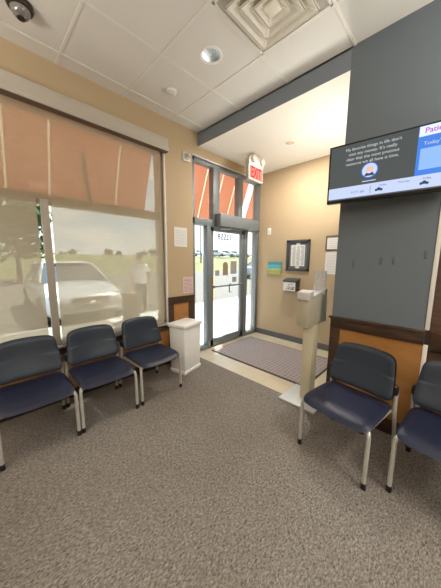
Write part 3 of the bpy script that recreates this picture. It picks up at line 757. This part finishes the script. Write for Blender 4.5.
# ------------------------------------------------------------------ cars
def make_car(paint, label, group=None):
    r = thing('car', (0, 0, 0), label, 'car', group)   # nose towards -Y, origin on the ground
    # stations: y, half width, bottom z, shoulder z, top z (hood / deck line)
    stn = [(-2.36, .62, .34, .55, .60), (-2.30, .76, .24, .60, .70), (-2.15, .86, .20, .68, .80), (-1.7, .91, .19, .78, .93), (-1.15, .92, .19, .86, 1.0), (-.3, .92, .19, .90, 1.0), (.8, .92, .19, .92, 1.0),
           (1.5, .92, .20, .94, 1.03), (2.0, .90, .22, .93, 1.05), (2.25, .84, .28, .86, 1.02), (2.36, .70, .38, .72, .90)]
    b = MB(); rings = []
    for (y, w, z0, zs, zt) in stn:
        half = [(0, z0), (w*.9, z0), (w*.99, z0+.12), (w, zs*.72), (w*.98, zs), (w*.86, zt-.03), (w*.45, zt), (0, zt+.015)]
        pts = half+[(-x, z) for x, z in half[-2:0:-1]]
        rings.append([b.bm.verts.new((x, y, z)) for x, z in pts])
    n = len(rings[0])
    for i in range(len(rings)-1):
        for k in range(n): b.bm.faces.new((rings[i][k], rings[i][(k+1) % n], rings[i+1][(k+1) % n], rings[i+1][k]))
    b.bm.faces.new(rings[0]); b.bm.faces.new(rings[-1][::-1])
    bo = b.build('body', paint, r, ang=50)
    sm = bo.modifiers.new('sub', 'SUBSURF'); sm.levels = 1; sm.render_levels = 2
    # greenhouse: pillars + roof in paint, glass between
    bot = [(-1.05, .78), (1.75, .74)]; top = [(-.25, .58), (1.15, .57)]
    zb, zt = .97, 1.46
    def ringpts(y0, w0, y1, w1, z): return [(-w0, y0, z), (w0, y0, z), (w1, y1, z), (-w1, y1, z)]
    g_ = MB(); lo = [g_.bm.verts.new(p) for p in ringpts(-1.05, .80, 1.8, .76, zb)]; hi = [g_.bm.verts.new(p) for p in ringpts(-.22, .60, 1.12, .58, zt)]
    for k in range(4): g_.bm.faces.new((lo[k], lo[(k+1) % 4], hi[(k+1) % 4], hi[k]))
    g_.bm.faces.new(hi); g_.build('windows', 'carglass', r, smooth=False)
    rf = MB(); rf.pillow(1.28, 1.56, .11, 5, 14, lambda p: Vector((p.x, p.y+.45, p.z+1.47))); rf.build('roof', paint, r, ang=60)
    for sx in (-1, 1):
        MB().tube([(sx*.81, -1.08, .98), (sx*.62, -.22, 1.46)], .035, 8).build('pillar', paint, r)
        MB().tube([(sx*.77, 1.82, .98), (sx*.60, 1.14, 1.46)], .05, 8).build('pillar', paint, r)
        MB().tube([(sx*.80, .42, .98), (sx*.61, .42, 1.46)], .03, 8).build('pillar', paint, r)
        MB().pillow(.20, .10, .14, 3, 8, lambda p, sx=sx: Vector((p.x+sx*1.0, p.y-.72, p.z+1.03))).build('side_mirror', paint, r)
        MB().pillow(.34, .16, .16, 3, 10, lambda p, sx=sx: Vector((p.x+sx*.66, p.y*.8-2.12+abs(p.x+sx*.0)*.0+.16*(abs(p.x+sx*.66)-.55), p.z+.70+.10*(abs(p.x+sx*.66)-.66)))).build('headlight', 'lampglass', r)
        for y in (-1.45, 1.42):
            wh = MB().lathe([(.22, -.10), (.315, -.10), (.335, -.07), (.335, .07), (.315, .10), (.22, .10)], (sx*.84, y, .335), 28, 'x').build('wheel', 'tyre', r)
            MB().lathe([(.0001, sx*.10), (.06, sx*.105), (.20, sx*.085), (.225, sx*.09), (.225, 0)], (sx*.84, y, .335), 20, 'x').build('hub', 'lampglass', wh)
    b = MB(); b.prism([(-.42, .70), (.42, .70), (.34, .50), (-.34, .50)], 'y', -2.385, -2.30, .01); gr = b.build('grille', 'tyre', r)
    b = MB()
    for k in range(-6, 7): b.box(k*.058-.010, k*.058+.010, -2.405, -2.37, .515, .695, .004)
    b.build('grille_bars', 'chrome', gr)
    b = MB(); b.prism([(-.62, .36), (.62, .36), (.56, .26), (-.56, .26)], 'y', -2.36, -2.25, .01); b.build('air_intake', 'tyre', r)
    b = MB(); b.tube([(-.78, -2.27, .44), (-.45, -2.385, .425), (0, -2.40, .42), (.45, -2.385, .425), (.78, -2.27, .44)], .022, 8); b.build('bumper_trim', 'lampglass', r)
    MB().lathe([(.0001, -.012), (.05, -.01), (.055, 0)], (0, -2.40, .62), 18, 'y').build('badge', 'chrome', r)
    return r
ROAD = -.15
car = make_car('carwhite', 'white sedan parked nose-in outside the window, seen through the shade'); 
lot = [(41.0, 41.5, .4, 2.32), (45.5, 42.5, .5, 2.32), (50, 43.5, .3, 2.35), (38.0, 46, 2.0, 2.35), (55, 45, .4, 2.38)]
for (x, y, rz, z) in lot:
    c = copy_tree(car); c.location = (x, y, z-.15); c.rotation_euler = (0, 0, rz); c['label'] = 'tiny distant parked car on the rise beyond the grass bank'; c['group'] = 'distant parked cars'
car.location = (1.9, 8.45, ROAD); car.rotation_euler = (0, 0, -.02)
suv = make_car('carblue', 'blue-gray car parked across the road, seen through the right sidelight')
suv.location = (18.2, 12.2, ROAD); suv.rotation_euler = (0, 0, 1.2)

# ------------------------------------------------------------------ person outside
def skin_mesh(name, chains, m, parent, sub=2, root=0):
    """chains: lists of (xyz, radius); equal points are shared"""
    idx, vs, es = {}, [], []
    for ch in chains:
        prev = None
        for p, r in ch:
            k = tuple(round(c, 4) for c in p)
            if k not in idx: idx[k] = len(vs); vs.append((p, r))
            if prev is not None and prev != idx[k]: es.append((prev, idx[k]))
            prev = idx[k]
    me = bpy.data.meshes.new(name); me.from_pydata([v[0] for v in vs], es, [])
    o = bpy.data.objects.new(name, me); COL.objects.link(o)
    md = o.modifiers.new('skin', 'SKIN'); md.use_smooth_shade = True
    for i, (p, r) in enumerate(vs):
        sv = me.skin_vertices[0].data[i]; rr = r if isinstance(r, (tuple, list)) else (r, r); sv.radius = rr; sv.use_root = (i == root)
    sb = o.modifiers.new('sub', 'SUBSURF'); sb.levels = sub; sb.render_levels = sub
    dg = bpy.context.evaluated_depsgraph_get(); m2 = bpy.data.meshes.new_from_object(o.evaluated_get(dg))
    bpy.data.objects.remove(o); m2.name = name
    for p in m2.polygons: p.use_smooth = True
    m2.transform(Matrix.Translation(-wloc(parent)))
    m2.materials.clear(); m2.materials.append(M[m])
    o = bpy.data.objects.new(name, m2); COL.objects.link(o); o.parent = parent; return o
pr = thing('person', (0, 0, 0), 'person in white shirt and dark trousers walking away beside the white car', 'person')
pel, chest = (0, 0, .92), (0, .01, 1.28)
spine = [(pel, (.15, .11)), ((0, .0, 1.08), (.14, .10)), (chest, (.165, .115)), ((0, 0, 1.42), (.09, .075)), ((0, .01, 1.49), (.055, .055)), ((0, .02, 1.58), (.075, .088)), ((0, .02, 1.66), (.078, .092)), ((0, .015, 1.72), (.05, .06))]
def limbs(sx):
    sh = (sx*.17, 0, 1.39); el = (sx*.25, .03*sx+.01, 1.12); wr_ = (sx*.26, .12*sx, .89); hd = (sx*.262, .14*sx, .81)
    arm = [(chest, .12), (sh, .062), (el, .042), (wr_, .028), (hd, .034)]
    fingers = []
    for k, (dx, L) in enumerate(((-.024, .07), (-.008, .085), (.008, .08), (.022, .062))):
        p1 = (hd[0]+.2*dx*sx, hd[1]+dx, hd[2]-.035); p2 = (p1[0]-.006*sx, p1[1]+.004, p1[2]-L*.55); p3 = (p1[0]-.016*sx, p1[1]+.010, p1[2]-L)
        fingers.append([(hd, .034), (p1, .010), (p2, .009), (p3, .007)])
    th = [(hd, .034), ((hd[0]-.01*sx, hd[1]+.035, hd[2]-.01), .011), ((hd[0]-.014*sx, hd[1]+.05, hd[2]-.045), .009)]
    hip = (sx*.095, 0, .87); kn = (sx*.105, .10 if sx > 0 else -.02, .49); an = (sx*.11, .05 if sx > 0 else -.22, .09 if sx > 0 else .13); toe = (sx*.12, an[1]+.16, .035 if sx > 0 else .04)
    leg = [(pel, .15), (hip, .092), (kn, .062), (an, .042), (toe, .038)]
    return arm, fingers+[th], leg
ch = [spine]
for sx in (-1, 1):
    a, f_, l = limbs(sx); ch += [a]+f_+[l]
skin_mesh('body', ch, 'skin', pr)
sc = [[((0, 0, .84), (.18, .135)), (pel, (.182, .138)), ((0, .0, 1.08), (.18, .135)), (chest, (.20, .15)), ((0, 0, 1.42), (.085, .08))]]
tc_ = [[((0, 0, .96), (.165, .125)), (pel, (.165, .125))]]
for sx in (-1, 1):
    a, f_, l = limbs(sx)
    el = a[2][0]
    sc.append([(chest, .12), (a[1][0], .078), ((el[0], el[1], el[2]+.06), .062)])
    tc_.append([(pel, .15), (l[1][0], .108), (l[2][0], .08), ((l[3][0][0], l[3][0][1], l[3][0][2]+.03), .062)])
    an, toe = l[3][0], l[4][0]
    skin_mesh('shoe', [[((an[0], an[1]-.05, an[2]-.03), .045), ((an[0], an[1]+.06, an[2]-.035), .047), ((toe[0], toe[1]+.03, toe[2]+.0), .036)]], 'shoe', pr)
skin_mesh('shirt', sc, 'shirt', pr); skin_mesh('trousers', tc_, 'trousers', pr)
MB().pillow(.19, .215, .17, 3, 12, lambda p: Vector((p.x, p.y+.005, p.z+1.715-.25*max(0, -p.y)))).build('hair', 'hair', pr, ang=80)
for sx in (-1, 1): MB().ball((sx*.082, .02, 1.64), .022, 2, (.5, .9, 1.4)).build('ear', 'skin', pr)
nose = MB().ball((0, .125, 1.63), .018, 2, (.8, 1.1, 1.4)).build('nose', 'skin', pr)
pr.location = (3.42, 6.75, ROAD); pr.rotation_euler = (0, 0, -.3)

# ------------------------------------------------------------------ outside things
bo = thing('bollard', (5.92, 6.27, ROAD), 'yellow bollard at the curb seen low through the glass door', 'bollard')
MB().lathe([(.075, ROAD), (.075, .82), (.06, .88), (.0001, .91)], (5.92, 6.27, 0), 24).build('sleeve', 'yellow', bo)
MB().lathe([(.10, ROAD), (.10, ROAD+.03), (.08, ROAD+.035)], (5.92, 6.27, 0), 24).build('collar', 'curb', bo)
ob = thing('planter_box', (2.52, 5.52, -.02), 'brown planter box on the sidewalk before the walking person', 'planter')
b = MB(); b.prism([(2.37, 5.38), (2.67, 5.38), (2.67, 5.66), (2.37, 5.66)], 'z', -.018, .62, .01); b.build('box_body', 'outbin', ob)
b = MB(); b.prism([(2.35, 5.36), (2.69, 5.36), (2.69, 5.68), (2.35, 5.68)], 'z', .60, .66, .008); b.build('rim', 'outbin', ob)
def tree(x, y, z, h, w, label, group, n=500, seed=1, lo=.45):
    rng = random.Random(seed); e = thing('tree', (x, y, z), label, 'tree', group)
    MB().tube([(x, y, z-.1), (x+.05*h*.3, y, z+h*.3), (x, y, z+h*.7)], [h*.03, h*.022, h*.008], 8).build('trunk', 'bark', e)
    b = MB()
    blobs = [(rng.uniform(-.28, .28)*w, rng.uniform(-.28, .28)*w, z+h*rng.uniform(lo, .85), min(w*rng.uniform(.2, .32), h*.4)) for k in range(9)]
    for k in range(n):
        bx_, by, bz_, r = rng.choice(blobs)
        d_ = Vector((rng.gauss(0, 1), rng.gauss(0, 1), rng.gauss(0, .8))).normalized()*r*rng.uniform(.55, 1)
        c = Vector((x+bx_, y+by, bz_))+d_; s_ = w*rng.uniform(.035, .075)
        a1 = Vector((rng.gauss(0, 1), rng.gauss(0, 1), rng.gauss(0, 1))).normalized(); a2 = a1.cross(d_.normalized()); 
        if a2.length < 1e-3: continue
        a2.normalize()
        b.quad(c-a1*s_, c+a2*s_*.6, c+a1*s_, c-a2*s_*.6)
    b.build('crown', 'leaf', e, smooth=False); return e
tree(2.0, 21.5, -.1, 5.6, 5.0, 'leafy tree on the grass seen through the shade, left of the car', None, 1100, 5)
rng = random.Random(11)
for k, (x, y) in enumerate(((26, 66), (37, 66), (47, 63), (57, 60), (67, 57), (77, 55), (14, 68), (2, 72))):
    tree(x, y, 1.7, rng.uniform(1.5, 2.3), rng.uniform(7, 10), 'small distant tree along the horizon beyond the grass bank', 'distant trees on the horizon', 170, 20+k, .12)
for (x, y, h_, lab) in ((19.2, 30.5, 8.0, 'utility pole on the grass bank right of the car, through the shade'), (27.2, 31.6, 8.5, 'utility pole seen through the left sidelight of the entrance')):
    u = thing('utility_pole', (x, y, 1.0), lab, 'utility pole')
    MB().tube([(x, y, .6), (x, y, h_)], [.13, .09], 10).build('shaft', 'pole', u)
    b = MB(); b.box(x-.9, x+.9, y-.06, y+.06, h_-.6, h_-.45); b.build('cross_arm', 'pole', u)

# ------------------------------------------------------------------ light
w = bpy.data.worlds.new('sky'); S.world = w; w.use_nodes = True
nt = w.node_tree; bg = nt.nodes['Background']
tc = nt.nodes.new('ShaderNodeTexCoord'); sp = nt.nodes.new('ShaderNodeSeparateXYZ'); nt.links.new(tc.outputs['Generated'], sp.inputs[0])
r = nt.nodes.new('ShaderNodeValToRGB'); e = r.color_ramp.elements
e[0].position = 0; e[0].color = (.80, .88, .94, 1); e[1].position = .6; e[1].color = (.28, .50, .80, 1); k = e.new(.18); k.color = (.55, .72, .90, 1)
nt.links.new(sp.outputs['Z'], r.inputs[0])
n = nt.nodes.new('ShaderNodeTexNoise'); n.inputs['Scale'].default_value = 4.5; n.inputs['Detail'].default_value = 6
mp = nt.nodes.new('ShaderNodeMapping'); mp.inputs['Scale'].default_value = (1, 1, 3); nt.links.new(tc.outputs['Generated'], mp.inputs[0]); nt.links.new(mp.outputs[0], n.inputs['Vector'])
cr = nt.nodes.new('ShaderNodeValToRGB'); cr.color_ramp.elements[0].position = .42; cr.color_ramp.elements[1].position = .62
nt.links.new(n.outputs['Fac'], cr.inputs[0])
mx = nt.nodes.new('ShaderNodeMix'); mx.data_type = 'RGBA'; nt.links.new(cr.outputs[0], mx.inputs[0]); nt.links.new(r.outputs[0], mx.inputs[6]); mx.inputs[7].default_value = (.98, .98, .98, 1)
nt.links.new(mx.outputs[2], bg.inputs[0]); bg.inputs[1].default_value = 1.3

def light(name, typ, loc, energy, col=(1, 1, 1), size=None, rot=None):
    l = bpy.data.lights.new(name, typ); l.energy = energy; l.color = col
    o = bpy.data.objects.new(name, l); COL.objects.link(o); o.location = loc
    if size and typ == 'AREA': l.shape = 'RECTANGLE'; l.size, l.size_y = size
    if rot: o.rotation_euler = rot
    return o
sun = light('sun', 'SUN', (5, 10, 12), 8.5, (1, .96, .9)); sun.data.angle = .02
sd_ = Vector((.42, .16, .89)).normalized(); sun.rotation_euler = sd_.to_track_quat('Z', 'Y').to_euler()
WARM = (1.0, .94, .85)
# fill lights added out of view, some facing up, some facing down
for (x, y, en) in ((-1.3, 1.7, 24), (-1.4, -.9, 22), (1.75, -1.1, 27)):
    light('upward_fill', 'AREA', (x, y, 2.2), en, WARM, (.8, .8), (PI, 0, 0))  # added panel without a fixture, brightens the ceiling
for (x, y, en) in ((-2.6, -1.4, 26), (.4, -2.6, 22), (1.3, -1.5, 20)):
    light('downward_fill', 'AREA', (x, y, H-.03), en, WARM, (.58, .58))  # unseen fill, added to lift the floor and gray wall
light('entry_fill', 'AREA', (3.05, YC1+.12, 2.0), 8, WARM, (.5, .16), (PI-.35, 0, 0))  # added light hidden behind the gray wall, brightens the entry
sp_ = light('entry_downlight_lamp', 'AREA', (VD[0], VD[1], HV-.012), 16, WARM, (.09, .09))

# ------------------------------------------------------------------ camera
cam = bpy.data.cameras.new('camera'); co = bpy.data.objects.new('camera', cam); COL.objects.link(co)
cam.sensor_fit = 'HORIZONTAL'; cam.sensor_width = 36; cam.lens = 239.42/441*36; cam.clip_start = .02; cam.clip_end = 500
R = Matrix(((.70277, .09699, -.70478), (-.71139, .10545, -.69484), (.00693, .98968, .14311)))
co.matrix_world = Matrix.Translation((0, 0, 1.4549)) @ R.to_4x4()
S.camera = co
vs_ = S.view_settings; vs_.view_transform = 'Standard'; vs_.look = 'None'; vs_.gamma = 1; vs_.use_curve_mapping = False; vs_.exposure = 0.93
S.cycles.use_denoising = True
S.cycles.max_bounces = 10; S.cycles.transparent_max_bounces = 16; S.cycles.diffuse_bounces = 6
S.cycles.sample_clamp_indirect = 6
